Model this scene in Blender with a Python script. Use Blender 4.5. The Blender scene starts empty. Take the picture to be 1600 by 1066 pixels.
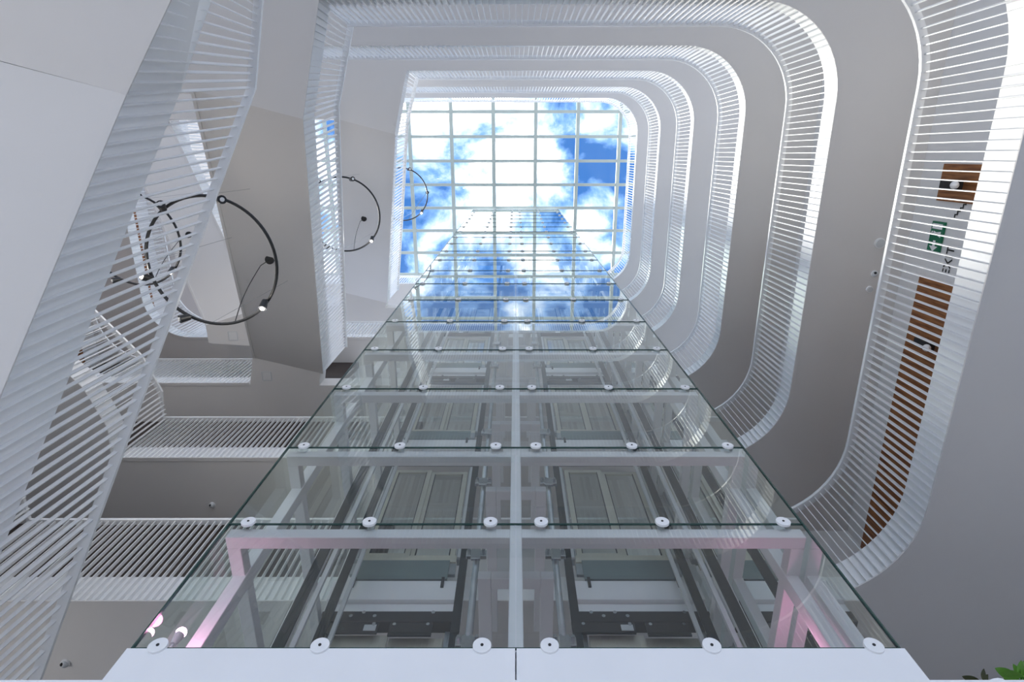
import bpy, bmesh, math, random
from mathutils import Vector, Matrix
random.seed(7)
S = bpy.context.scene
COL = S.collection

# ------------------------------------------------------------------ camera
F_PX = 900.0
TILT = math.atan(291.0 / F_PX)          # the zenith sits 291 px above the image centre
cam_d = bpy.data.cameras.new('camera')
cam_d.sensor_width = 36.0
cam_d.lens = 36.0 * F_PX / 1600.0
cam_d.shift_x = -6.0 / 1600.0
cam_d.clip_start = 0.05
cam_d.clip_end = 500
cam = bpy.data.objects.new('camera', cam_d)
cam.rotation_euler = (math.pi - TILT, 0, 0)
COL.objects.link(cam)
S.camera = cam

# ------------------------------------------------------------------ colour management
S.view_settings.view_transform = 'Standard'
S.view_settings.look = 'None'
S.view_settings.gamma = 1.0
S.view_settings.use_curve_mapping = False
S.view_settings.exposure = 0.68

# ------------------------------------------------------------------ sky
W = bpy.data.worlds.new('sky')
S.world = W
W.use_nodes = True
nt = W.node_tree
nt.nodes.clear()
def N(tree, kind, **kw):
    n = tree.nodes.new(kind)
    for k, v in kw.items():
        setattr(n, k, v)
    return n
tc = N(nt, 'ShaderNodeTexCoord')
mp = N(nt, 'ShaderNodeMapping')
mp.inputs['Location'].default_value = (3.1, 1.7, 0.9)
nz = N(nt, 'ShaderNodeTexNoise')
nz.inputs['Scale'].default_value = 8.0
nz.inputs['Detail'].default_value = 7.0
nz.inputs['Roughness'].default_value = 0.58
nz.inputs['Distortion'].default_value = 0.25
cr = N(nt, 'ShaderNodeValToRGB')
cr.color_ramp.elements[0].position = 0.40
cr.color_ramp.elements[0].color = (0.045, 0.16, 0.46, 1)
cr.color_ramp.elements[1].position = 0.64
cr.color_ramp.elements[1].color = (2.7, 2.63, 2.52, 1)
e = cr.color_ramp.elements.new(0.47)
e.color = (0.22, 0.42, 0.82, 1)
e = cr.color_ramp.elements.new(0.555)
e.color = (0.85, 0.98, 1.17, 1)
bg = N(nt, 'ShaderNodeBackground')
bg.inputs['Strength'].default_value = 1.0
wo = N(nt, 'ShaderNodeOutputWorld')
nt.links.new(tc.outputs['Generated'], mp.inputs['Vector'])
nt.links.new(mp.outputs['Vector'], nz.inputs['Vector'])
last = nz.outputs['Fac']
nrm_ = N(nt, 'ShaderNodeVectorMath', operation='NORMALIZE')
nt.links.new(tc.outputs['Generated'], nrm_.inputs[0])
# cloud cover: thinner (-) and thicker (+) banks of cloud by direction
for bxx, byy, rad, wgt in ((-0.17, 0.15, 0.11, -0.10), (0.17, 0.06, 0.11, -0.11), (0.11, 0.00, 0.05, -0.05), (0.14, -0.25, 0.14, -0.11),
                           (-0.16, -0.27, 0.12, -0.08), (-0.08, -0.05, 0.13, 0.075), (0.0, 0.08, 0.10, 0.045), (0.02, -0.12, 0.08, 0.06)):
    dn = N(nt, 'ShaderNodeVectorMath', operation='DISTANCE')
    nt.links.new(nrm_.outputs[0], dn.inputs[0])
    dn.inputs[1].default_value = Vector((bxx, byy, 1.0)).normalized()
    mr = N(nt, 'ShaderNodeMapRange', interpolation_type='SMOOTHSTEP')
    mr.inputs['From Min'].default_value = 0.0
    mr.inputs['From Max'].default_value = rad
    mr.inputs['To Min'].default_value = wgt
    mr.inputs['To Max'].default_value = 0.0
    nt.links.new(dn.outputs['Value'], mr.inputs['Value'])
    ad = N(nt, 'ShaderNodeMath', operation='ADD')
    nt.links.new(last, ad.inputs[0])
    nt.links.new(mr.outputs['Result'], ad.inputs[1])
    last = ad.outputs[0]
nt.links.new(last, cr.inputs['Fac'])
nt.links.new(cr.outputs['Color'], bg.inputs['Color'])
nt.links.new(bg.outputs['Background'], wo.inputs['Surface'])

sun_d = bpy.data.lights.new('sun', 'SUN')
sun_d.energy = 3.8
sun_d.angle = math.radians(6)
sun_d.color = (1.0, 0.96, 0.88)
sun = bpy.data.objects.new('sun', sun_d)
sun.rotation_euler = Vector((0.60, -0.14, -1.0)).to_track_quat('-Z', 'Y').to_euler()
COL.objects.link(sun)

# ------------------------------------------------------------------ materials
def mat(name, col, rough=0.5, metal=0.0, var=0.04, scale=3.0, spec=0.5, bump=0.0, emit=None, estr=0.0):
    m = bpy.data.materials.new(name)
    m.use_nodes = True
    t = m.node_tree
    b = t.nodes['Principled BSDF']
    b.inputs['Roughness'].default_value = rough
    b.inputs['Metallic'].default_value = metal
    b.inputs['Specular IOR Level'].default_value = spec
    co = N(t, 'ShaderNodeTexCoord')
    no = N(t, 'ShaderNodeTexNoise')
    no.inputs['Scale'].default_value = scale
    no.inputs['Detail'].default_value = 4
    t.links.new(co.outputs['Object'], no.inputs['Vector'])
    r = N(t, 'ShaderNodeValToRGB')
    r.color_ramp.elements[0].position = 0.3
    r.color_ramp.elements[1].position = 0.7
    r.color_ramp.elements[0].color = tuple(max(0, c * (1 - var)) for c in col) + (1,)
    r.color_ramp.elements[1].color = tuple(min(1, c * (1 + var)) for c in col) + (1,)
    t.links.new(no.outputs['Fac'], r.inputs['Fac'])
    t.links.new(r.outputs['Color'], b.inputs['Base Color'])
    if bump:
        bp = N(t, 'ShaderNodeBump')
        bp.inputs['Strength'].default_value = bump
        t.links.new(no.outputs['Fac'], bp.inputs['Height'])
        t.links.new(bp.outputs['Normal'], b.inputs['Normal'])
    if emit:
        b.inputs['Emission Color'].default_value = emit + (1,)
        b.inputs['Emission Strength'].default_value = estr
    return m

def glass(name, tint, ior=1.5, gain=1.0):
    m = bpy.data.materials.new(name)
    m.use_nodes = True
    t = m.node_tree
    t.nodes.clear()
    out = N(t, 'ShaderNodeOutputMaterial')
    tr = N(t, 'ShaderNodeBsdfTransparent')
    co = N(t, 'ShaderNodeTexCoord')
    no = N(t, 'ShaderNodeTexNoise')
    no.inputs['Scale'].default_value = 0.6
    t.links.new(co.outputs['Object'], no.inputs['Vector'])
    r = N(t, 'ShaderNodeValToRGB')
    r.color_ramp.elements[0].color = tuple(c * 0.985 for c in tint) + (1,)
    r.color_ramp.elements[1].color = tuple(tint) + (1,)
    t.links.new(no.outputs['Fac'], r.inputs['Fac'])
    t.links.new(r.outputs['Color'], tr.inputs['Color'])
    gl = N(t, 'ShaderNodeBsdfGlossy')
    gl.inputs['Roughness'].default_value = 0.0
    gl.inputs['Color'].default_value = (0.95, 0.98, 0.97, 1)
    fr = N(t, 'ShaderNodeFresnel')
    fr.inputs['IOR'].default_value = ior
    mu = N(t, 'ShaderNodeMath', operation='MULTIPLY', use_clamp=True)
    mu.inputs[1].default_value = gain
    mx = N(t, 'ShaderNodeMixShader')
    t.links.new(fr.outputs['Fac'], mu.inputs[0])
    t.links.new(mu.outputs[0], mx.inputs['Fac'])
    t.links.new(tr.outputs[0], mx.inputs[1])
    t.links.new(gl.outputs[0], mx.inputs[2])
    t.links.new(mx.outputs[0], out.inputs['Surface'])
    return m

def wood(name):
    m = bpy.data.materials.new(name)
    m.use_nodes = True
    t = m.node_tree
    b = t.nodes['Principled BSDF']
    b.inputs['Roughness'].default_value = 0.45
    co = N(t, 'ShaderNodeTexCoord')
    mp_ = N(t, 'ShaderNodeMapping')
    mp_.inputs['Scale'].default_value = (1.2, 9.0, 1.0)
    no = N(t, 'ShaderNodeTexNoise')
    no.inputs['Scale'].default_value = 3.0
    no.inputs['Detail'].default_value = 6
    r = N(t, 'ShaderNodeValToRGB')
    r.color_ramp.elements[0].position = 0.3
    r.color_ramp.elements[1].position = 0.75
    r.color_ramp.elements[0].color = (0.15, 0.045, 0.013, 1)
    r.color_ramp.elements[1].color = (0.44, 0.18, 0.055, 1)
    t.links.new(co.outputs['Object'], mp_.inputs['Vector'])
    t.links.new(mp_.outputs['Vector'], no.inputs['Vector'])
    t.links.new(no.outputs['Fac'], r.inputs['Fac'])
    t.links.new(r.outputs['Color'], b.inputs['Base Color'])
    return m

M = {
    'soffit': mat('soffit_paint', (0.78, 0.755, 0.735), 0.75, var=0.02, scale=0.6, spec=0.2),
    'white': mat('white_metal', (0.92, 0.92, 0.92), 0.4, var=0.015, scale=2.0),
    'steel_white': mat('white_steel', (0.92, 0.92, 0.93), 0.38, var=0.02, scale=2.0),
    'wall': mat('white_plaster', (0.80, 0.79, 0.78), 0.8, var=0.02, scale=1.0, spec=0.2),
    'shade_wall': mat('unlit_interior_tone', (0.045, 0.032, 0.027), 0.5, var=0.3, scale=2.0),  # unlit depth of galleries and lobby, put into the colour as near-black brown
    'bar': mat('shade_toned_aluminium', (0.42, 0.48, 0.46), 0.45, 0.2, var=0.06, scale=2),  # the bars' shadowed grey-green against the sky is put into the colour
    'pavement': mat('grey_pavement', (0.22, 0.22, 0.22), 0.8, var=0.15, scale=0.6),
    'ground': mat('pale_stone_floor', (0.84, 0.82, 0.80), 0.5, var=0.04, scale=0.8),
    'wood': wood('walnut_veneer'),
    'black': mat('black_metal', (0.012, 0.013, 0.015), 0.4, var=0.2, scale=8),
    'rail_dark': mat('dark_steel_rail', (0.035, 0.042, 0.046), 0.32, 0.6, var=0.2, scale=8),
    'chrome': mat('bright_zinc_steel', (0.62, 0.64, 0.66), 0.25, 0.9, var=0.1, scale=9),
    'galv': mat('galvanised_steel', (0.42, 0.46, 0.48), 0.35, 0.7, var=0.12, scale=6),
    'apron': mat('grey_green_sheet', (0.20, 0.27, 0.27), 0.35, 0.35, var=0.12, scale=1.4),
    'cream': mat('cream_door_metal', (0.60, 0.59, 0.50), 0.4, 0.1, var=0.05, scale=3),
    'lightgrey': mat('light_grey_panel', (0.66, 0.68, 0.69), 0.45, var=0.04, scale=2),
    'door_infill': mat('grey_door_infill', (0.40, 0.39, 0.36), 0.3, var=0.12, scale=2),
    'green': mat('exit_green', (0.004, 0.16, 0.075), 0.4, var=0.05),
    'ink': mat('black_ink', (0.02, 0.02, 0.02), 0.6, var=0.1),
    'paper': mat('white_print', (0.9, 0.9, 0.9), 0.6, var=0.02),
    'leaf': mat('green_leaf', (0.12, 0.30, 0.035), 0.4, var=0.35, scale=9),
    'leaf_dark': mat('olive_leaf', (0.055, 0.06, 0.018), 0.4, var=0.35, scale=9),
    'pink': mat('pink_lamp_lens', (1.0, 0.55, 0.8), 0.4, var=0.02, emit=(1.0, 0.45, 0.72), estr=30.0),
    'lamp_on': mat('lit_lens', (1, 0.95, 0.88), 0.4, var=0.01, emit=(1.0, 0.93, 0.84), estr=4.0),
    'glass': glass('lift_shaft_glass', (0.95, 0.98, 0.966), 1.52, 1.95),
    'sidegl': glass('lift_side_glass', (0.87, 0.945, 0.91), 1.52, 1.3),
    'roofgl': glass('skylight_glass', (0.96, 0.985, 0.99), 1.5, 0.6),
    'glassedge': mat('green_glass_edge', (0.03, 0.075, 0.065), 0.2, var=0.1),
}

# ------------------------------------------------------------------ helpers
def link(name, me, m=None, parent=None, loc=None):
    o = bpy.data.objects.new(name, me)
    COL.objects.link(o)
    if me is not None and m is not None and not me.materials:
        me.materials.append(m)
    if parent is not None:
        o.parent = parent
    if loc is not None:
        o.location = loc
    return o

def tag(o, label=None, cat=None, group=None, kind=None):
    if label: o['label'] = label
    if cat: o['category'] = cat
    if group: o['group'] = group
    if kind: o['kind'] = kind
    return o

def empty(name, loc, label, cat, group=None):
    o = bpy.data.objects.new(name, None)
    o.empty_display_size = 0.2
    COL.objects.link(o)
    o.location = loc
    return tag(o, label, cat, group)

def mesh(name, verts, faces):
    me = bpy.data.meshes.new(name)
    me.from_pydata([tuple(v) for v in verts], [], faces)
    me.update()
    return me

def new_bm():
    return bmesh.new()

def bm_mesh(bm, name, smooth=False):
    me = bpy.data.meshes.new(name)
    bmesh.ops.recalc_face_normals(bm, faces=bm.faces[:])
    if smooth:
        for f in bm.faces: f.smooth = True
    bm.to_mesh(me)
    bm.free()
    return me

def bx(bm, x0, x1, y0, y1, z0, z1, bevel=0.0):
    r = bmesh.ops.create_cube(bm, size=1.0, matrix=Matrix.Translation(((x0+x1)/2, (y0+y1)/2, (z0+z1)/2)) @ Matrix.Diagonal((abs(x1-x0), abs(y1-y0), abs(z1-z0), 1)))
    if bevel:
        ed = set()
        for v in r['verts']:
            for e_ in v.link_edges: ed.add(e_)
        bmesh.ops.bevel(bm, geom=list(ed), offset=bevel, segments=1, affect='EDGES')

def cyl(bm, p0, p1, r, seg=12, r2=None):
    p0, p1 = Vector(p0), Vector(p1)
    d = p1 - p0
    q = d.to_track_quat('Z', 'Y').to_matrix().to_4x4()
    bmesh.ops.create_cone(bm, cap_ends=True, segments=seg, radius1=r, radius2=r if r2 is None else r2, depth=d.length,
                          matrix=Matrix.Translation((p0+p1)/2) @ q)

def box_obj(name, x0, x1, y0, y1, z0, z1, m, parent=None, bevel=0.0):
    """box with its own centred mesh; coordinates are in the parent's frame"""
    c = ((x0+x1)/2, (y0+y1)/2, (z0+z1)/2)
    bm = new_bm()
    bx(bm, x0-c[0], x1-c[0], y0-c[1], y1-c[1], z0-c[2], z1-c[2], bevel)
    return link(name, bm_mesh(bm, name), M[m], parent, c)

def arc(cx, cy, r, a0, a1, n=14):
    return [(cx + r*math.cos(math.radians(a0+(a1-a0)*i/n)), cy + r*math.sin(math.radians(a0+(a1-a0)*i/n))) for i in range(n+1)]

# ------------------------------------------------------------------ the building's levels (metres above the camera)
HB = [None, 5.78, 9.30, 12.90, 16.55, 20.30, 24.10]     # undersides of the six gallery slabs
SLAB = 0.47
BAL = 1.66                                              # slab underside to handrail
GROUND = -1.5
ROOF = 30.2
SHAFT_Y = 2.65
SHAFT_X = 2.16
BACK = 5.30

right_edge = arc(3.46, 3.90, 1.40, 90, 0) + arc(3.46, -0.77, 1.40, 0, -90)
left_round = [(-11.1, 4.0)] + arc(-9.8, 4.0, 1.30, 180, 90)[1:]
landing_front = [(-2.86, -2.17), (-3.28, -0.53)]
landing_back = [(-6.42, 5.30), (-6.25, 4.57), (-4.69, 4.98), (-4.75, 5.30)]
# void outline of each level, listed clockwise from its front left end
VOID = {
    1: [(-7.35, -0.91), (-7.35, 5.30)] + right_edge + [(-2.31, -2.17), (-4.2, -2.17), (-4.2, -0.91)],
    2: [(-9.0, -0.91), (-8.6, 2.6), (-7.6, 3.9), (-7.35, 4.65), (-7.35, 5.30)] + right_edge + landing_front + [(-4.78, -0.91)],
    3: [(-11.1, -2.17)] + left_round + landing_back + right_edge,
    4: [(-11.1, -0.91)] + left_round + right_edge + landing_front + [(-4.78, -0.91)],
    5: [(-11.1, -2.17)] + left_round + landing_back + right_edge,
    6: [(-11.1, -2.17)] + left_round + right_edge,
}
OUT = (-14.0, 10.8, -5.5, 9.5)

def slab_mesh(name, outline, z0, z1, out=OUT):
    bm = new_bm()
    x0, x1, y0, y1 = out
    loops = [[(x0, y0), (x1, y0), (x1, y1), (x0, y1)], outline]
    allv = []
    for z in (z0, z1):
        edges = []
        lv = []
        for lp in loops:
            vs = [bm.verts.new((p[0], p[1], z)) for p in lp]
            lv.append(vs)
            for i in range(len(vs)):
                edges.append(bm.edges.new((vs[i], vs[(i+1) % len(vs)])))
        bmesh.ops.triangle_fill(bm, use_beauty=True, use_dissolve=False, edges=edges)
        allv.append(lv)
    for k in range(2):
        a, b = allv[0][k], allv[1][k]
        for i in range(len(a)):
            j = (i+1) % len(a)
            bm.faces.new((a[i], a[j], b[j], b[i]))
    return bm_mesh(bm, name)

# ground floor of the lobby
g = link('floor', mesh('floor', [(-14, -6, GROUND), (11, -6, GROUND), (11, 9.5, GROUND), (-14, 9.5, GROUND)], [(0, 1, 2, 3)]), M['ground'])
tag(g, kind='structure')
g = link('floor', slab_mesh('pavement', [(-14, -6), (-14, 9.5), (11, 9.5), (11, -6)], GROUND-0.3, GROUND-0.02, (-60, 60, -60, 60)), M['pavement'])
tag(g, 'grey pavement outside the building', kind='structure')
for k in range(1, 7):
    o = link('ceiling', slab_mesh('gallery_slab', VOID[k], HB[k], HB[k] + SLAB), M['soffit'])
    tag(o, 'pale painted gallery slab of storey %s seen from below' % ['', 'one', 'two', 'three', 'four', 'five', 'six'][k], kind='structure')

# ------------------------------------------------------------------ balustrades of vertical fins
fin_me = {}
def fin_mesh(depth=0.055, thick=0.011):
    key = (depth, thick)
    if key not in fin_me:
        bm = new_bm()
        bx(bm, 0, depth, -thick/2, thick/2, 0, 1)
        fin_me[key] = bm_mesh(bm, 'fin')
        fin_me[key].materials.append(M['white'])
    return fin_me[key]

def strip_mesh(name, lower, upper, thick, side=1):
    """a plate between two poly-lines, thickened sideways (towards the void)"""
    n = len(lower)
    vs, fs = [], []
    for i in range(n):
        a = Vector(lower[max(i-1, 0)]); b = Vector(lower[min(i+1, n-1)])
        t = Vector((b.x-a.x, b.y-a.y, 0)).normalized()
        nrm = Vector((t.y, -t.x, 0)) * side
        for p in (lower[i], upper[i]):
            vs.append(Vector(p)); vs.append(Vector(p) + nrm*thick)
    for i in range(n-1):
        q = 4*i; r = q+4
        fs += [(q, r, r+2, q+2), (q+1, q+3, r+3, r+1), (q+2, r+2, r+3, q+3), (q, q+1, r+1, r)]
    fs += [(0, 2, 3, 1), (4*n-4, 4*n-3, 4*n-1, 4*n-2)]
    bm = new_bm()
    bv = [bm.verts.new(v) for v in vs]
    for f in fs:
        try: bm.faces.new([bv[i] for i in f])
        except ValueError: pass
    return bm_mesh(bm, name)

def lerp(a, b, t): return tuple(a[i] + (b[i]-a[i])*t for i in range(len(a)))

def balustrade(parent, stations, pitch=0.1, depth=0.05, opaque=SLAB, stuff=False, side=1, skip=None, fascia=True):
    """stations: list of (bottom xyz, top xyz); everything is written in world space"""
    lower = [s[0] for s in stations]
    upper = [s[1] for s in stations]
    off = parent.location
    def loc(p): return (p[0]-off[0], p[1]-off[1], p[2]-off[2])
    low_l = [loc(p) for p in lower]; up_l = [loc(p) for p in upper]
    if fascia:
        mid = []
        for a, b in zip(low_l, up_l):
            mid.append(lerp(a, b, opaque / max(0.01, (b[2]-a[2]))))
        link('fascia', strip_mesh('fascia', low_l, mid, 0.02, side), M['white'], parent)
    # handrail: a flat cap a little wider than the fins
    rl = [(p[0], p[1], p[2]-0.045) for p in up_l]
    link('handrail', strip_mesh('handrail', rl, up_l, 0.10, side), M['white'], parent)
    link('bottom_trim', strip_mesh('bottom_trim', [(p[0], p[1], p[2]-0.012) for p in low_l], [(p[0], p[1], p[2]+0.006) for p in low_l], depth+0.022, side), M['soffit'], parent)
    # fins
    acc = 0.0; nxt = pitch*0.5
    fins = []
    for i in range(len(stations)-1):
        a, b = stations[i], stations[i+1]
        seg = math.hypot(b[0][0]-a[0][0], b[0][1]-a[0][1])
        if seg < 1e-6: continue
        tx, ty = (b[0][0]-a[0][0])/seg, (b[0][1]-a[0][1])/seg
        nrm = Vector((ty, -tx, 0))*side
        while nxt <= acc+seg:
            t = (nxt-acc)/seg
            p = Vector(lerp(a[0], b[0], t)); q = Vector(lerp(a[1], b[1], t))
            nxt += pitch
            if skip and skip(p): continue
            fins.append((p + nrm*0.02, q + nrm*0.02, nrm))
        acc += seg
    if stuff:
        bm = new_bm()
        for p, q, nrm in fins:
            tn = Vector((-nrm.y, nrm.x, 0))
            vs = []
            for base in (p, q):
                for u, v in ((0, -1), (0.055, -1), (0.055, 1), (0, 1)):
                    vs.append(bm.verts.new(Vector(loc(base + nrm*u + tn*v*0.0055))))
            for f in ((0, 1, 5, 4), (1, 2, 6, 5), (2, 3, 7, 6), (3, 0, 4, 7), (0, 3, 2, 1), (4, 5, 6, 7)):
                bm.faces.new([vs[i] for i in f])
        o = link('fin', bm_mesh(bm, 'fin_row'), M['white'], parent)
        o['kind'] = 'stuff'
    else:
        me = fin_mesh(depth)
        for p, q, nrm in fins:
            d = q - p
            L = d.length
            z = d / L
            x = (nrm - z*nrm.dot(z)).normalized()
            y = z.cross(x)
            o = bpy.data.objects.new('fin', me)
            COL.objects.link(o)
            o.parent = parent
            o.matrix_local = Matrix(((x.x, y.x, z.x*L, p.x-off[0]), (x.y, y.y, z.y*L, p.y-off[1]), (x.z, y.z, z.z*L, p.z-off[2]), (0, 0, 0, 1)))
    return fins

def st(pts, z0, z1):
    return [((p[0], p[1], z0), (p[0], p[1], z1)) for p in pts]

hidden = lambda p: abs(p[0]) < 2.1 and p[1] > 5.1
words = ['', 'first', 'second', 'third', 'fourth', 'fifth', 'sixth']
bal_label = {
    1: 'lowest white fin balustrade, curving round the right side in front of the wooden panels',
    2: 'white fin balustrade second from the floor, along the top edge and right side',
    3: 'white fin balustrade third from the floor, brightest at its rounded upper right corner',
    4: 'white fin balustrade fourth up, its rounded left end seen behind the black ring lamp',
    5: 'white fin balustrade fifth up, next below the one framing the skylight',
    6: 'topmost white fin balustrade framing the skylight opening',
}
for k in range(1, 7):
    h = HB[k]
    e_ = empty('balustrade', (4.86, BACK, h), bal_label[k], 'balustrade', 'fin balustrades around the atrium')
    if k in (1, 2, 4):
        v = VOID[k][:-1]
        if k == 1:                       # the stair joins with its own balustrade at the landing
            v = VOID[1][:-2]
        else:
            v = v[:-2] + [(-2.86, -2.17)]
        balustrade(e_, st(v, h, h+BAL), stuff=(k > 4), skip=hidden)
    elif k in (3, 5):
        i = VOID[k].index((-6.42, 5.30))
        a = VOID[k][:i+1]
        b = VOID[k][i+3:] + [VOID[k][0]]
        if k == 3:
            balustrade(e_, st(a[1:], h, h+BAL), skip=hidden)
            balustrade(e_, st(b[1:-1] + [(-5.6, -2.17)], h, h+BAL), skip=hidden)
        else:
            balustrade(e_, st(a[1:], h, h+BAL), stuff=True, skip=hidden)
            balustrade(e_, st(b[1:], h, h+BAL), stuff=True, skip=hidden)
    else:
        balustrade(e_, st(VOID[k] + [VOID[k][0]], h, h+BAL), stuff=True, skip=hidden)

# ------------------------------------------------------------------ stair flights along the left of the void
DIRX, DIRY = -0.248, 0.969          # plan direction of the right-hand flights, towards the back
def flight(name, label, group, p0, p1, width, r0, r1, land=None, thick=0.34, opaque=0.72, across=None, tail=None, pitch=0.1, depth=0.05):
    """p0/p1: underside of the outer (right) edge; r0/r1: handrail above it"""
    e_ = empty(name, (p0[0], p0[1], p0[2]), label, 'staircase', group)
    o3 = Vector(p0)
    ax = Vector(across) if across else Vector((-DIRY, DIRX, 0))
    a, b = Vector(p0), Vector(p1)
    vs = []
    for z in (0, thick):
        for p, w in ((a, 0), (b, 0), (b, width), (a, width)):
            vs.append(p + ax*w + Vector((0, 0, z)) - o3)
    u = link('soffit', mesh('soffit', vs, [(0, 1, 2, 3), (7, 6, 5, 4), (0, 4, 5, 1), (1, 5, 6, 2), (2, 6, 7, 3), (3, 7, 4, 0)]), M['soffit'], e_)
    # left stringer: a thin trim under the far edge
    l0, l1 = a + ax*width - o3, b + ax*width - o3
    link('stringer_trim', strip_mesh('stringer_trim', [l0 - Vector((0, 0, .03)), l1 - Vector((0, 0, .03))], [l0 + Vector((0, 0, .55)), l1 + Vector((0, 0, .55))], 0.05, -1), M['soffit'], e_)
    stn = []
    if land:
        stn += [land]
    stn += [(tuple(p0), tuple(r0)), (tuple(p1), tuple(r1))]
    if tail:
        stn += [tail]
    side = 1
    balustrade(e_, stn, opaque=opaque, side=side, pitch=pitch, depth=depth)
    # treads between the stringers
    n = 20
    d = (b - a)
    run = Vector((d.x, d.y, 0)) / n
    for i in range(n):
        q0 = a + d*(i/n) + Vector((0, 0, thick))
        q1 = q0 + run*1.05
        zz = max(q0.z, (a + d*((i+1)/n)).z + thick) + 0.02
        vv = [Vector((p.x, p.y, zz)) - o3 + dz for dz in (Vector((0, 0, -0.05)), Vector((0, 0, 0))) for p in (q0 + ax*.04, q1 + ax*.04, q1 + ax*(width-.04), q0 + ax*(width-.04))]
        link('tread', mesh('tread', vv, [(0, 1, 2, 3), (7, 6, 5, 4), (0, 4, 5, 1), (1, 5, 6, 2), (2, 6, 7, 3), (3, 7, 4, 0)]), M['wall'], e_)
    return e_

# ground to first storey: rises from the back towards the viewer
slope = 0.573*1.032
A0 = (-3.49, -0.52, 5.50); A1 = (-3.49-0.256*5.6, 5.08, 5.50-slope*5.6)
AR0 = (-3.245, -0.79, 7.60); AR1 = (-3.245-0.256*5.87, 5.08, 7.60-slope*5.87)
flight('staircase', 'nearest staircase with wide white fin balustrade, at the far left edge', 'stair flights',
       A0, A1, 3.2, AR0, AR1, land=((-2.31, -2.17, 5.50), (-2.93, -2.17, 7.60)), opaque=0.80, pitch=0.115, depth=0.04)
stA = bpy.data.objects['staircase']
pl = [(-3.49, -0.52), (-2.31, -2.17), (-2.31, -8.0), (-12.0, -8.0), (-12.0, -1.33), (-6.6, -1.33)]
link('landing_soffit', mesh('landing_soffit', [(x-A0[0], y-A0[1], z) for z in (0.0, 0.27) for x, y in pl],
     [tuple(range(6)), tuple(range(11, 5, -1))] + [(i, i+6, (i+1) % 6+6, (i+1) % 6) for i in range(6)]), M['soffit'], stA)
# second to third storey
flight('staircase', 'staircase with white fin balustrade above the large black ring lamp', 'stair flights',
       (-3.28, -0.53, 9.30), (-4.69, 4.98, 12.90), 1.55, (-3.28, -0.85, 11.20), (-4.66, 4.93, 14.80),
       land=((-2.86, -2.17, 9.30), (-2.90, -2.17, 11.20)), opaque=0.70)
# fourth to fifth storey
flight('staircase', 'highest staircase with white fin balustrade bordering the skylight on its left', 'stair flights',
       (-3.30, -0.77, 16.55), (-4.74, 5.10, 20.30), 1.55, (-3.30, -0.95, 18.45), (-4.70, 5.05, 22.20),
       land=((-2.92, -2.17, 16.55), (-2.94, -2.17, 18.45)), opaque=0.60)
# third to fourth storey, crossing behind
ax2 = Vector((-0.95, 0.30, 0))
D0, D1 = (-9.47, -0.86, 16.70), (-6.39, 3.60, 13.68)
flight('staircase', 'rear diagonal staircase seen between the nearest flight and the ring lamp', 'stair flights',
       D0, D1, 1.3, (-9.47, -0.86, 18.6), (-6.39, 3.60, 15.58), across=ax2, opaque=0.55)
pl = [(-6.39, 3.60), (-7.63, 3.99), (-7.63, 4.45), (-6.24, 4.55)]
link('landing_soffit', mesh('landing_soffit', [(x-D0[0], y-D0[1], z-D0[2]) for z in (13.60, 13.95) for x, y in pl],
     [tuple(range(4)), tuple(range(7, 3, -1))] + [(i, i+4, (i+1) % 4+4, (i+1) % 4) for i in range(4)]), M['soffit'], bpy.data.objects['staircase.003'])

# ------------------------------------------------------------------ walls behind the galleries
for k in range(1, 7):
    z0 = HB[k] + SLAB
    z1 = HB[k+1] if k < 6 else ROOF + 0.2
    zc = (z0+z1)/2
    top = min(z1 - 0.25, z0 + 2.58)
    if k <= 2:
        w = box_obj('wall_right', 6.30, 6.50, -6.0, 9.0, z0, z1, 'wall')
        tag(w, kind='structure')
        for s0, s1 in [(0.12, 0.65), (1.78, 6.95)] if k == 1 else [(1.78, 6.95)]:
            n = max(1, round((s1-s0)/0.62))
            for i in range(n):
                y0 = s0 + (s1-s0)*i/n; y1 = s0 + (s1-s0)*(i+1)/n
                box_obj('wood_panel', -0.125, -0.10, y0-1.5+0.004, y1-1.5-0.004, z0-zc+0.01, top-zc, 'wood', w)
    if k <= 4:
        wl = box_obj('wall_left', -12.9, -12.7, -2.0, 9.0, z0, z1, 'wall')
        tag(wl, kind='structure')
        if k >= 3:
            for i in range(10):
                y0 = -1.4 + i*0.75 - 3.5 + 1.5
                box_obj('wood_panel', 0.10, 0.125, y0+0.004, y0+0.75-0.004, z0-zc+0.01, top-zc, 'wood', wl)
    if k <= 3:
        yb = {1: 6.64, 2: 6.26, 3: 6.04}[k]
        tag(box_obj('wall_back', -12.7, -2.3 if k < 3 else -4.8, yb, yb+0.15, z0, z1, 'shade_wall'), kind='structure')
    tag(box_obj('wall_back', -2.3, 6.3, 6.80, 6.95, z0, z1, 'wall'), kind='structure')
tag(box_obj('wall_back', -17.0, 13.0, 8.6, 8.8, GROUND, HB[1], 'shade_wall'), kind='structure')
tag(box_obj('wall_right', 10.5, 10.7, -2.0, 8.6, GROUND, HB[1], 'wall'), kind='structure')

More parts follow.
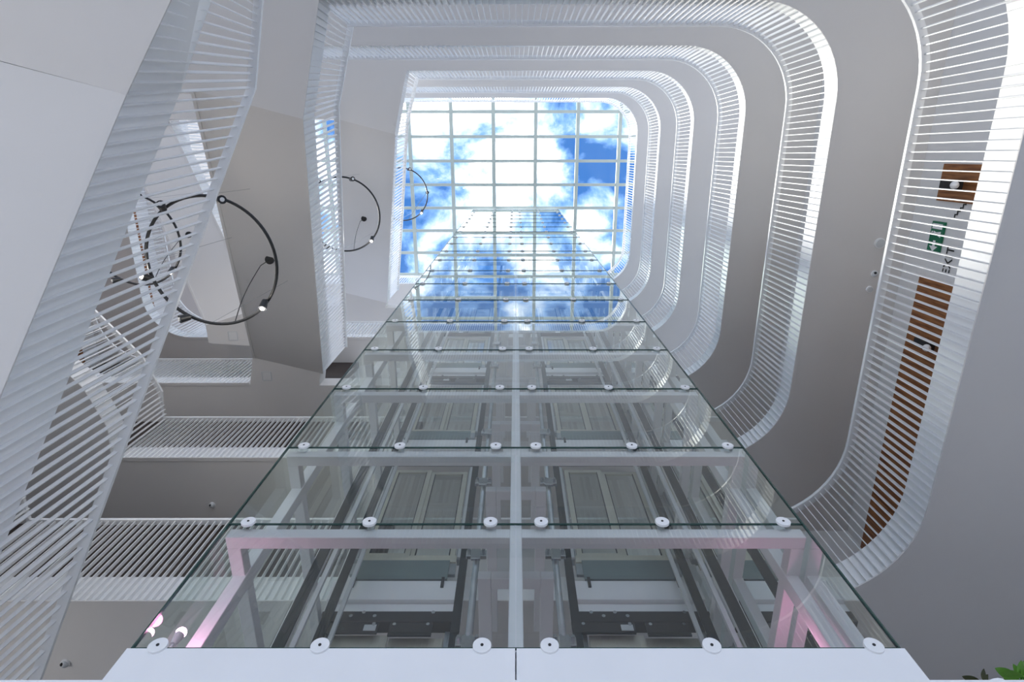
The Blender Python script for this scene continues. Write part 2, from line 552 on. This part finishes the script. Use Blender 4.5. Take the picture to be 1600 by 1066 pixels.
# ------------------------------------------------------------------ skylight
sky_x = [-1.10 + 2.07*i for i in range(-6, 5)]
sky_y = [-2.00 + 1.147*i for i in range(-3, 11)]
RX0, RX1, RY0, RY1 = sky_x[0], sky_x[-1], sky_y[0], sky_y[-1]
win = bpy.data.objects.new('window_1', None); COL.objects.link(win)
win.location = (0, 0, ROOF)
tag(win, 'large gridded glass skylight over the atrium', kind='structure')
pane_me = {}
for i in range(len(sky_x)-1):
    for j in range(len(sky_y)-1):
        w_, d_ = sky_x[i+1]-sky_x[i], sky_y[j+1]-sky_y[j]
        if 'p' not in pane_me:
            bm = new_bm(); bx(bm, -w_/2, w_/2, -d_/2, d_/2, 0, 0.0005)
            bmesh.ops.delete(bm, geom=[f for f in bm.faces if f.normal.z > -0.5], context='FACES_ONLY')
            pane_me['p'] = bm_mesh(bm, 'pane'); pane_me['p'].materials.append(M['roofgl'])
        link('pane', pane_me['p'], None, win, ((sky_x[i]+sky_x[i+1])/2, (sky_y[j]+sky_y[j+1])/2, 0.02))
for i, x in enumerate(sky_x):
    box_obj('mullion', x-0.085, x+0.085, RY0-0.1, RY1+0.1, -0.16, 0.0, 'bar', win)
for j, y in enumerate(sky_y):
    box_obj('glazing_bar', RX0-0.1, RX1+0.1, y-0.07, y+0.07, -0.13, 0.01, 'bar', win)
r = link('ceiling', slab_mesh('roof', [(RX0, RY0), (RX0, RY1), (RX1, RY1), (RX1, RY0)], ROOF-0.05, ROOF+0.4), M['soffit'])
tag(r, 'pale roof slab around the skylight', kind='structure')

# ------------------------------------------------------------------ glass lift shaft
LV = [2.551, 3.701, 4.894, 6.340, 7.778, 9.235, 10.746, 12.206, 13.69, 15.16, 16.63, 18.10, 19.57, 21.04, 22.51, 23.98, 25.45, 26.92, 28.40, 29.75]
TOP = LV[-1]
sh = empty('lift_shaft', (0, SHAFT_Y, 0), 'twin glass lift shaft on a white steel frame, rising in the middle', 'lift shaft')
def part(name, x0, x1, y0, y1, z0, z1, m, bevel=0.0):
    return box_obj(name, x0, x1, y0-SHAFT_Y, y1-SHAFT_Y, z0, z1, m, sh, bevel)
G = SHAFT_Y
# base and lower cladding
part('base_panel', -2.177, -0.004, G-0.02, G+0.06, 0.2, LV[0]-0.012, 'steel_white')
part('base_panel', 0.004, 2.177, G-0.02, G+0.06, 0.2, LV[0]-0.012, 'steel_white')
part('base_side', -2.177, -2.12, G+0.061, 5.1, 0.2, LV[0]-0.30, 'steel_white')
part('base_side', 2.12, 2.177, G+0.061, 5.1, 0.2, LV[0]-0.30, 'steel_white')
part('sill_beam', -2.15, 2.15, G+0.065, G+0.15, LV[0]-0.10, LV[0]+0.012, 'steel_white', 0.004)
disc_me = None
def clamp_mesh():
    bm = new_bm()
    cyl(bm, (0, 0.0, 0), (0, -0.018, 0), 0.052, 20)
    cyl(bm, (0, -0.018, 0), (0, -0.022, 0), 0.009, 8)
    me = bm_mesh(bm, 'glass_clamp')
    me.materials.append(M['white']); me.materials.append(M['black'])
    for p_ in me.polygons:
        p_.material_index = 1 if all(math.hypot(me.vertices[i].co.x, me.vertices[i].co.z) < 0.012 for i in p_.vertices) else 0
    return me
disc_me = clamp_mesh()
front_me, side_me = {}, {}
for i in range(len(LV)-1):
    z0, z1 = LV[i], LV[i+1]
    for s in (-1, 1):
        xa, xb = (0.004, SHAFT_X) if s > 0 else (-SHAFT_X, -0.004)
        o = link('glass_pane', mesh('glass_pane', [(xa, 0, z0+0.006), (xb, 0, z0+0.006), (xb, 0, z1-0.006), (xa, 0, z1-0.006)], [(0, 1, 2, 3)]), M['glass'], sh)
        xs = s*SHAFT_X
        o = link('side_pane', mesh('side_pane', [(xs, 0.012, z0+0.006), (xs, 2.45, z0+0.006), (xs, 2.45, z1-0.006), (xs, 0.012, z1-0.006)], [(0, 1, 2, 3)]), M['sidegl'], sh)
    # dark green edges of the panes
for i, z in enumerate(LV):
    part('pane_edge', -SHAFT_X-0.006, SHAFT_X+0.006, G-0.010, G+0.004, z-0.004, z+0.004, 'glassedge')
    if i > 0 and i < 13:
        part('transom', -2.14, 2.14, G+0.03, G+0.13, z-0.115, z-0.012, 'steel_white', 0.004)
        for s in (-1, 1):
            part('depth_beam', s*2.04, s*2.14, G+0.131, 5.05, z-0.115, z-0.012, 'steel_white', 0.004)
            part('divider_bar', s*0.19, s*0.29, 3.06, 4.75, z-0.10, z-0.015, 'steel_white', 0.004)
        part('divider_crossbar', -0.188, 0.188, 3.06, 3.16, z-0.10, z-0.015, 'steel_white', 0.004)
    for x in (-2.01, -1.10, -0.19, 0.19, 1.10, 2.01):
        link('glass_clamp', disc_me, None, sh, (x, -0.014, z))
for s in (-1, 1):
    part('corner_edge', s*SHAFT_X-0.005, s*SHAFT_X+0.005, G-0.012, G+0.008, LV[0], TOP, 'glassedge')
    part('column', s*2.03, s*2.13, 3.02, 3.13, 0.2, TOP, 'steel_white', 0.004)
    part('column', s*2.03, s*2.13, 4.06, 4.16, 0.2, TOP, 'steel_white', 0.004)
    part('column', s*2.03, s*2.13, 4.98, 5.06, 0.2, TOP, 'steel_white', 0.004)
part('mullion', -0.045, 0.045, G+0.02, G+0.11, LV[0], TOP, 'steel_white', 0.004)
part('roof_cap', -2.16, 2.16, G, 5.1, TOP, TOP+0.08, 'steel_white')

# guide rails, one thing each
def rail_mesh(L):
    bm = new_bm()
    bx(bm, -0.045, 0.045, -0.008, 0.008, 0, L)
    bx(bm, -0.008, 0.008, 0.0085, 0.07, 0, L)
    return bm_mesh(bm, 'guide_rail')
rm = rail_mesh(TOP-0.6); rm.materials.append(M['rail_dark'])
pm = new_bm(); cyl(pm, (0, 0, 0), (0, 0, TOP-0.6), 0.035, 14); pm = bm_mesh(pm, 'pipe', True); pm.materials.append(M['galv'])
side_n = {-1: 'left', 1: 'right'}
for s in (-1, 1):
    for (x, y, m_, lab, nm, rz) in (
        (1.93, 3.80, rm, 'dark guide rail nearest the glass, %s outer side of the %s lift', 'guide_rail', 0),
        (1.93, 4.50, rm, 'dark guide rail beside the landing doors, %s outer side of the %s lift', 'guide_rail', 0),
        (0.60, 4.45, rm, 'dark guide rail just %s of the middle mullion in the %s lift', 'guide_rail', 0),
        (0.43, 4.20, pm, 'round grey steel tube just %s of the middle mullion in the %s lift', 'lift_tube', 0)):
        o = link(nm, m_, None, None, (s*x, y, 0.4))
        tag(o, lab % (side_n[s], side_n[s]), 'rail' if nm == 'guide_rail' else 'tube', 'lift guide rails')
        if nm == 'guide_rail' and x > 1:
            o.scale = (1.1, 1.1, 1)
            # light running strip behind the rail
            bm = new_bm(); bx(bm, 0.08, 0.12, 0.0, 0.03, 0, TOP-0.6)
            c = link('cable_channel', bm_mesh(bm, 'cable_channel'), M['lightgrey'], o)
            c.scale = (-s, 1, 1)
        if nm == 'lift_tube':
            for z in LV[1:9]:
                bm = new_bm()
                bx(bm, -0.11, 0.11, -0.05, 0.0, -0.05, 0.05, 0.006)
                bx(bm, -0.05, 0.05, -0.09, -0.05, -0.14, 0.02, 0.006)
                for dx in (-0.08, -0.03, 0.03, 0.08):
                    cyl(bm, (dx, -0.05, 0.02), (dx, -0.085, 0.02), 0.018, 8)
                link('clamp_bracket', bm_mesh(bm, 'clamp_bracket'), M['chrome'], o, (0, -0.03, z - 0.4 + 0.36))

# landing doors
SILL = [2.62, 6.17, 9.69, 13.29, 16.94, 20.7]
storey = ['ground', 'first', 'second', 'third', 'fourth', 'fifth']
def landing_door(s, k):
    z = SILL[k]
    e_ = empty('lift_door', (s*1.375, 4.90, z), 'glazed two-leaf lift landing door in the %s shaft at %s storey' % (side_n[s], storey[k]), 'lift door', 'lift landing doors')
    def p(name, x0, x1, y0, y1, z0, z1, m, b=0.0, par=None):
        return box_obj(name, x0, x1, y0, y1, z0, z1, m, par or e_, b)
    H = 2.13
    for q, (x0, x1, yo) in enumerate(((-0.59, 0.01, 0.0), (-0.005, 0.59, 0.035))):
        leaf = new_bm()
        f = 0.07
        bx(leaf, x0, x0+f, yo, yo+0.03, 0, H); bx(leaf, x1-f, x1, yo, yo+0.03, 0, H)
        bx(leaf, x0+f, x1-f, yo, yo+0.03, 0, f); bx(leaf, x0+f, x1-f, yo, yo+0.03, H-f, H)
        d = link('door_leaf', bm_mesh(leaf, 'door_leaf'), M['cream'], e_)
        link('glazing', mesh('glazing', [(x0+f, yo+0.02, f), (x1-f, yo+0.02, f), (x1-f, yo+0.02, H-f), (x0+f, yo+0.02, H-f)], [(0, 1, 2, 3)]), M['sidegl'], d)
        bx_ = new_bm()
        bx(bx_, x0+f, x0+f+0.012, yo-0.004, yo+0.016, f, H-f); bx(bx_, x1-f-0.012, x1-f, yo-0.004, yo+0.016, f, H-f)
        link('gasket', bm_mesh(bx_, 'gasket'), M['black'], d)
    for x0, x1 in ((-0.70, -0.61), (0.61, 0.70)):
        p('jamb', x0, x1, 0.0, 0.10, -0.05, H+0.05, 'galv', 0.004)
        p('jamb_strip', x0+0.02, x1-0.02, -0.03, -0.002, -0.05, H+0.05, 'lightgrey')
    # sill and toe guard
    p('sill', -0.62, 0.62, -0.03, 0.10, -0.14, -0.012, 'cream')
    p('toe_guard', -0.56, 0.56, -0.11, -0.09, -0.55, -0.20, 'apron', 0.004)
    p('toe_guard_lip', -0.56, 0.56, -0.13, -0.112, -0.56, -0.50, 'apron')
    for x in (-0.52, 0.52):
        p('strap', x-0.018, x+0.018, -0.16, -0.145, -0.72, -0.56, 'black')
        p('hinge_plate', x*1.13-0.05, x*1.13+0.05, -0.08, -0.03, -0.42, -0.22, 'galv', 0.006)
    # box of the lower landing's door gear
    p('lintel_box', -0.76, 0.76, -0.14, 0.08, -0.90, -0.60, 'steel_white', 0.006)
    p('lintel_lip', -0.76, 0.76, -0.08, 0.08, -1.02, -0.905, 'steel_white')
    g_ = p('door_operator', -0.76, 0.76, -0.10, 0.06, -1.18, -1.03, 'black', 0.006)
    for (x0, x1, z0, z1) in ((-0.70, -0.10, -1.33, -1.185), (0.02, 0.48, -1.36, -1.185)):
        pl = p('hanger_plate', x0, x1, -0.09, -0.07, z0, z1, 'black')
        for x in (x0+0.05, x1-0.05):
            bm = new_bm(); cyl(bm, (0, 0, 0), (0, -0.015, 0), 0.02, 8)
            link('bolt', bm_mesh(bm, 'bolt'), M['chrome'], pl, (x-(x0+x1)/2, -0.012, (z1-z0)*0.3))
    p('name_plate', -0.25, -0.12, -0.097, -0.092, -1.30, -1.22, 'lightgrey')
    for i in range(5):
        bm = new_bm(); cyl(bm, (0, 0, 0), (0, -0.03, 0), 0.022, 8)
        link('roller', bm_mesh(bm, 'roller'), M['chrome'], e_, (-0.55 + i*0.13 + (0.5 if i > 3 else 0), -0.102, -1.08 - 0.05*(i % 2)))
for s in (-1, 1):
    for k in range(1, 6):
        landing_door(s, k)
    # ground landing: only its door head reaches into view
    z = SILL[0]
    e_ = empty('lift_door', (s*1.375, 4.92, z), 'cream lift door head at the lowest landing of the %s shaft' % side_n[s], 'lift door', 'lift landing doors')
    for q, (x0, x1, yo) in enumerate(((-0.59, 0.0, 0.0), (0.01, 0.59, 0.04))):
        leaf = new_bm(); f = 0.07; H = 2.30
        bx(leaf, x0, x0+f, yo, yo+0.03, 0, H); bx(leaf, x1-f, x1, yo, yo+0.03, 0, H)
        bx(leaf, x0+f, x1-f, yo, yo+0.03, 0, f); bx(leaf, x0+f, x1-f, yo, yo+0.03, H-0.16, H)
        d = link('door_leaf', bm_mesh(leaf, 'door_leaf'), M['cream'], e_)
        link('glazing', mesh('glazing', [(x0+f, yo+0.02, f), (x1-f, yo+0.02, f), (x1-f, yo+0.02, H-0.16), (x0+f, yo+0.02, H-0.16)], [(0, 1, 2, 3)]), M['sidegl'], d)
    box_obj('jamb', -0.70, -0.61, 0, 0.1, 0, 2.35, 'galv', e_)
    box_obj('jamb', 0.61, 0.70, 0, 0.1, 0, 2.35, 'galv', e_)

# ------------------------------------------------------------------ pink spotlights standing in the foot of the shaft
for s, loc_, lab in ((-1, (-2.06, 2.80, 2.76), 'glowing pink spotlight inside the lower left corner of the lift shaft'),
                     (1, (1.93, 3.30, 2.95), 'glowing pink spotlight inside the lower right corner of the lift shaft')):
    e_ = empty('spotlight', loc_, lab, 'spotlight', 'pink spotlights in the shaft')
    bm = new_bm(); cyl(bm, (0, 0, -0.03), (0, 0, 0.045), 0.02, 14, 0.03)
    link('housing', bm_mesh(bm, 'housing', False), M['lightgrey'], e_)
    bm = new_bm(); bmesh.ops.create_uvsphere(bm, u_segments=14, v_segments=8, radius=0.032, matrix=Matrix.Translation((0, 0, 0.06)))
    link('lens', bm_mesh(bm, 'lens', True), M['pink'], e_)
    bm = new_bm(); bx(bm, -0.006, 0.006, -0.006, 0.006, -0.5, -0.03)
    link('stem', bm_mesh(bm, 'stem'), M['lightgrey'], e_)
    ld = bpy.data.lights.new('spotlight_lamp', 'POINT'); ld.energy = 0.8; ld.color = (1.0, 0.35, 0.65); ld.shadow_soft_size = 0.04
    lo = bpy.data.objects.new('lamp', ld); COL.objects.link(lo); lo.parent = e_; lo.location = (0, -0.02, 0.14)

# ------------------------------------------------------------------ ring lamps
def ring_lamp(loc_, R, top, label, wires=(100, 180, 260), rose=(-0.35, 0.45)):
    e_ = empty('ring_lamp', loc_, label, 'lamp', 'black ring lamps')
    bm = new_bm()
    n, m_ = 72, 8
    vs = [[bm.verts.new(((R + 0.022*math.cos(2*math.pi*j/m_))*math.cos(2*math.pi*i/n), (R + 0.022*math.cos(2*math.pi*j/m_))*math.sin(2*math.pi*i/n), 0.03*math.sin(2*math.pi*j/m_))) for j in range(m_)] for i in range(n)]
    for i in range(n):
        for j in range(m_):
            bm.faces.new((vs[i][j], vs[(i+1) % n][j], vs[(i+1) % n][(j+1) % m_], vs[i][(j+1) % m_]))
    link('ring', bm_mesh(bm, 'ring', True), M['black'], e_)
    for a in (-72, 38, 118, 165, 235):
        r_ = math.radians(a)
        bm = new_bm()
        cyl(bm, (0, 0, -0.04), (0.09*math.cos(r_+1), 0.09*math.sin(r_+1), -0.15), 0.045, 14, 0.06)
        cyl(bm, (0, 0, 0.0), (0, 0, -0.05), 0.02, 8)
        nf = len(bm.faces)
        h_ = link('spot_head', bm_mesh(bm, 'spot_head'), M['black'], e_, ((R-0.02)*math.cos(r_), (R-0.02)*math.sin(r_), -0.02))
        bm = new_bm()
        p0 = Vector((0.09*math.cos(r_+1), 0.09*math.sin(r_+1), -0.15))
        cyl(bm, p0, p0 + Vector((0.008*math.cos(r_+1), 0.008*math.sin(r_+1), -0.01)), 0.03, 12)
        lit = a in (38, 165)
        link('spot_lens', bm_mesh(bm, 'spot_lens'), M['lamp_on'] if lit else M['paper'], h_)
        if lit:
            ld = bpy.data.lights.new('ring_spot', 'POINT'); ld.energy = 16; ld.color = (1.0, 0.93, 0.84); ld.shadow_soft_size = 0.06
            lo = bpy.data.objects.new('lamp', ld); COL.objects.link(lo); lo.parent = h_
            lo.location = p0 + Vector((0.05*math.cos(r_+1), 0.05*math.sin(r_+1), -0.12))
    bm = new_bm(); cyl(bm, (0, 0, 0), (0, 0, -0.04), 0.085, 20)
    cx, cy = rose
    cz = top(loc_[0]+cx, loc_[1]+cy) - loc_[2]
    link('ceiling_rose', bm_mesh(bm, 'ceiling_rose'), M['black'], e_, (cx, cy, cz))
    bm = new_bm()
    pts = [Vector((cx, cy, cz-0.04)), Vector((cx-0.04, cy+0.05, cz-0.35))]
    for a in range(1, 9):
        t = a/8
        pts.append(Vector((cx-0.04, cy+0.05, cz-0.35)).lerp(Vector((0.2*R, 0.97*R, 0.03)), t) + Vector((0, 0, -0.15*math.sin(math.pi*t))))
    for a, b in zip(pts[:-1], pts[1:]): cyl(bm, a, b, 0.008, 6)
    link('cable', bm_mesh(bm, 'cable'), M['black'], e_)
    for a in wires:
        r_ = math.radians(a)
        x, y = R*math.cos(r_), R*math.sin(r_)
        bm = new_bm(); cyl(bm, (x, y, 0.02), (x, y, top(loc_[0]+x, loc_[1]+y)-loc_[2]), 0.004, 5)
        link('suspension_wire', bm_mesh(bm, 'suspension_wire'), M['chrome'], e_)
def under(p0, p1, ax):
    dx, dy = p1[0]-p0[0], p1[1]-p0[1]
    def f(x, y):                      # solve p = p0 + t*d + w*ax in plan
        det = dx*ax[1] - dy*ax[0]
        t = ((x-p0[0])*ax[1] - (y-p0[1])*ax[0]) / det
        return p0[2] + (p1[2]-p0[2])*t
    return f
AXR = (-DIRY, DIRX)
uB = under((-3.28, -0.53, 9.30), (-4.69, 4.98, 12.90), AXR)
uC = under((-3.30, -0.77, 16.55), (-4.74, 5.10, 20.30), AXR)
uD = under(D0, D1, ax2)
ring_lamp((-4.38, 1.47, 8.25), 0.93, uB, 'largest black ring lamp with spots, hanging left of the lift shaft')
ring_lamp((-4.41, 1.455, 15.0), 0.93, uC, 'middle-sized black ring lamp under the highest staircase')
ring_lamp((-4.14, 1.37, 21.55), 0.93, lambda x, y: ROOF-0.05, 'smallest black ring lamp silhouetted against the skylight')
ring_lamp((-7.8, 1.66, 11.85), 0.93, uD, 'black ring lamp seen through the fins of the nearest staircase', (130, 180, 230), (-0.6, 0.3))

# ------------------------------------------------------------------ signs and fittings on the right wall of the first storey
def text_mesh(txt, size):
    c = bpy.data.curves.new('txt', 'FONT')
    c.body = txt; c.size = size; c.extrude = 0.002
    c.align_x = 'CENTER'; c.align_y = 'CENTER'
    o = bpy.data.objects.new('txt', c); COL.objects.link(o)
    bpy.context.view_layer.update()
    me = bpy.data.meshes.new_from_object(o.evaluated_get(bpy.context.evaluated_depsgraph_get()))
    bpy.data.objects.remove(o); bpy.data.curves.remove(c)
    return me
WALL_ROT = Matrix(((0, 0, -1, 0), (-1, 0, 0, 0), (0, 1, 0, 0), (0, 0, 0, 1))).to_euler()   # text upright on the wall x = 6.3, facing -x
me = text_mesh('EXIT', 0.21); me.name = 'wall_lettering'
o = link('wall_lettering', me, M['ink'], None, (6.293, 1.47, 8.33)); o.rotation_euler = WALL_ROT
tag(o, 'black EXIT lettering on the white wall beside the long wooden panels', 'lettering')
stp = new_bm()
for i in range(5):
    j = 4-i
    bx(stp, i*0.05, i*0.05+0.055, j*0.04, j*0.04+0.018, 0, 0.004)
    bx(stp, i*0.05+0.04, i*0.05+0.055, j*0.04-0.04, j*0.04+0.018, 0.0, 0.0045)
cyl(stp, (0.30, 0.01, 0), (0.30, 0.01, 0.004), 0.018, 10)
o = link('stair_pictogram', bm_mesh(stp, 'stair_pictogram'), M['ink'], None, (6.293, 0.86, 8.24)); o.rotation_euler = WALL_ROT
tag(o, 'black stair pictogram on the white wall below the small wooden panel', 'pictogram')
es = empty('exit_sign', (6.262, 1.17, 8.66), 'green emergency exit sign with white arrow on the right wall', 'exit sign')
es.rotation_euler = WALL_ROT; es.scale = (1.2, 1.3, 1)
box_obj('sign_board', -0.19, 0.19, -0.10, 0.10, -0.036, 0.0, 'green', es, 0.004)
bm = new_bm()       # running figure, door and arrow
def quad(pts, z=0.002):
    v = [bm.verts.new((x, y, z)) for x, y in pts]; bm.faces.new(v)
quad([(-0.11, -0.02), (-0.04, -0.02), (-0.04, 0.02), (-0.11, 0.02)]); quad([(-0.11, -0.07), (-0.11, 0.07), (-0.175, 0.0)])
quad([(0.10, -0.08), (0.165, -0.08), (0.165, 0.08), (0.10, 0.08)])
quad([(0.03, -0.01), (0.06, -0.01), (0.075, 0.045), (0.04, 0.045)]); quad([(0.045, 0.055), (0.07, 0.055), (0.07, 0.078), (0.045, 0.078)])
quad([(0.0, -0.08), (0.022, -0.08), (0.055, -0.01), (0.03, -0.01)]); quad([(0.05, -0.075), (0.075, -0.075), (0.062, -0.01), (0.04, -0.01)])
link('arrow_and_figure', bm_mesh(bm, 'arrow_and_figure'), M['paper'], es)

def dome_camera(loc_, r, label, mcol='white', flip=False):
    e_ = empty('ceiling_camera', loc_, label, 'camera', 'ceiling fittings')
    bm = new_bm(); cyl(bm, (0, 0, 0), (0, 0, -r*0.35), r*1.05, 20); link('base', bm_mesh(bm, 'base'), M[mcol], e_)
    bm = new_bm(); bmesh.ops.create_uvsphere(bm, u_segments=18, v_segments=10, radius=r*0.85, matrix=Matrix.Translation((0, 0, -r*0.35)))
    link('dome', bm_mesh(bm, 'dome', True), M['lightgrey'], e_)
    bm = new_bm(); bmesh.ops.create_uvsphere(bm, u_segments=12, v_segments=8, radius=r*0.4, matrix=Matrix.Translation((-r*0.25, -r*0.4, -r*0.85)))
    link('eye', bm_mesh(bm, 'eye', True), M['ink'], e_)
def unproj(px, py, h):
    X = (px-806)/F_PX; V = (533-py)/F_PX
    st_, ct = math.sin(TILT), math.cos(TILT)
    z = ct + V*st_; y = st_ - V*ct
    return (X*h/z, y*h/z, h)
dome_camera(unproj(332, 789, 9.30), 0.055, 'small white dome camera on the soffit above the lowest rear balustrade')
dome_camera(unproj(103, 1036, 5.78), 0.055, 'white dome camera on the lowest soffit in the bottom left corner')
dome_camera(unproj(1366, 428, 9.30), 0.055, 'white dome camera between two round discs on the right soffit')
for (px, py, r_, lab) in ((1374, 380, 0.085, 'large round pale speaker disc on the soffit at right'), (1358, 452, 0.055, 'small round smoke detector on the soffit at right, nearest the balustrade')):
    e_ = empty('ceiling_disc', unproj(px, py, 9.30), lab, 'ceiling fitting', 'ceiling fittings')
    bm = new_bm(); cyl(bm, (0, 0, 0), (0, 0, -0.025), r_, 28); link('rim', bm_mesh(bm, 'rim'), M['white'], e_)
    bm = new_bm(); cyl(bm, (0, 0, -0.025), (0, 0, -0.04), r_*0.78, 28); link('grille', bm_mesh(bm, 'grille'), M['lightgrey'], e_)
for (y, z, lab) in ((0.40, 8.28, 'wall camera on black bracket on the small wooden panel'), (2.72, 8.1, 'wall camera on black bracket on the long wooden panels')):
    e_ = empty('wall_camera', (6.17, y, z), lab, 'camera', 'wall cameras')
    box_obj('bracket', -0.06, 0.02, -0.06, 0.06, -0.03, 0.32, 'black', e_)
    bm = new_bm(); bmesh.ops.create_uvsphere(bm, u_segments=14, v_segments=8, radius=0.055, matrix=Matrix.Translation((-0.09, 0, -0.02)))
    link('dome', bm_mesh(bm, 'dome', True), M['white'], e_)
for (px, py, zh, lab) in ((417, 588, 12.9, 'square access hatch in the soffit at the head of the staircase over the ring lamp'),
                          (364, 525, 13.6, 'square access hatch just below the largest ring lamp')):
    o3 = unproj(px, py, zh)
    e_ = empty('access_hatch', o3, lab, 'hatch')
    bm = new_bm(); bx(bm, -0.1, 0.1, -0.1, 0.1, -0.006, 0.0); link('hatch_lid', bm_mesh(bm, 'hatch_lid'), M['wall'], e_)
    bm = new_bm()
    for (x0, x1, y0, y1) in ((-0.115, -0.103, -0.115, 0.115), (0.103, 0.115, -0.115, 0.115), (-0.102, 0.102, 0.103, 0.115), (-0.102, 0.102, -0.115, -0.103)):
        bx(bm, x0, x1, y0, y1, -0.010, 0.0)
    link('hatch_frame', bm_mesh(bm, 'hatch_frame'), M['lightgrey'], e_)

# ------------------------------------------------------------------ lintel in front of the shaft foot, with plants on it
t_ = box_obj('trim_1', -7.0, 7.0, 2.30, 2.60, 1.45, 2.042, 'white'); tag(t_, 'long white ledge along the bottom edge', kind='structure')
def leaf_mesh(L, Wd):
    bm = new_bm()
    n = 8
    rows = []
    for i in range(n+1):
        t = i/n
        w = Wd*math.sin(math.pi*min(1, t*0.97+0.03))**0.8*(1-0.25*t)
        z = 0.25*L*math.sin(t*1.6)
        rows.append([bm.verts.new((L*t, -w, z+0.12*w)), bm.verts.new((L*t, 0, z)), bm.verts.new((L*t, w, z+0.12*w))])
    for i in range(n):
        for j in range(2):
            bm.faces.new((rows[i][j], rows[i+1][j], rows[i+1][j+1], rows[i][j+1]))
    return bm_mesh(bm, 'leaf', True)
for (px, dark, lab, n) in ((1545, True, 'small dark-leaved plant on the white ledge at the bottom right', 7), (1606, False, 'bright green plant in the bottom right corner', 10)):
    X = (px-806)/F_PX
    x = X*2.86
    e_ = empty('potted_plant', (x, 2.49, 2.175), lab, 'plant', 'plants on the ledge')
    bm = new_bm(); cyl(bm, (0, 0, -0.13), (0, 0, -0.01), 0.05, 16, 0.065); link('pot', bm_mesh(bm, 'pot'), M['white'], e_)
    for i in range(n):
        L = random.uniform(0.06, 0.09) if dark else random.uniform(0.08, 0.12)
        o = link('leaf', leaf_mesh(L, L*0.32), M['leaf_dark' if dark and i % 3 else 'leaf'], e_, (random.uniform(-.03, .03), random.uniform(-.03, .03), 0.02 if dark else 0.035))
        o.rotation_euler = (random.uniform(-0.4, 0.4), -random.uniform(0.1, 0.9), i*2.4)
        bm = new_bm(); cyl(bm, (0, 0, -0.02), o.location, 0.004, 5); link('stem', bm_mesh(bm, 'stem'), M['leaf'], e_)
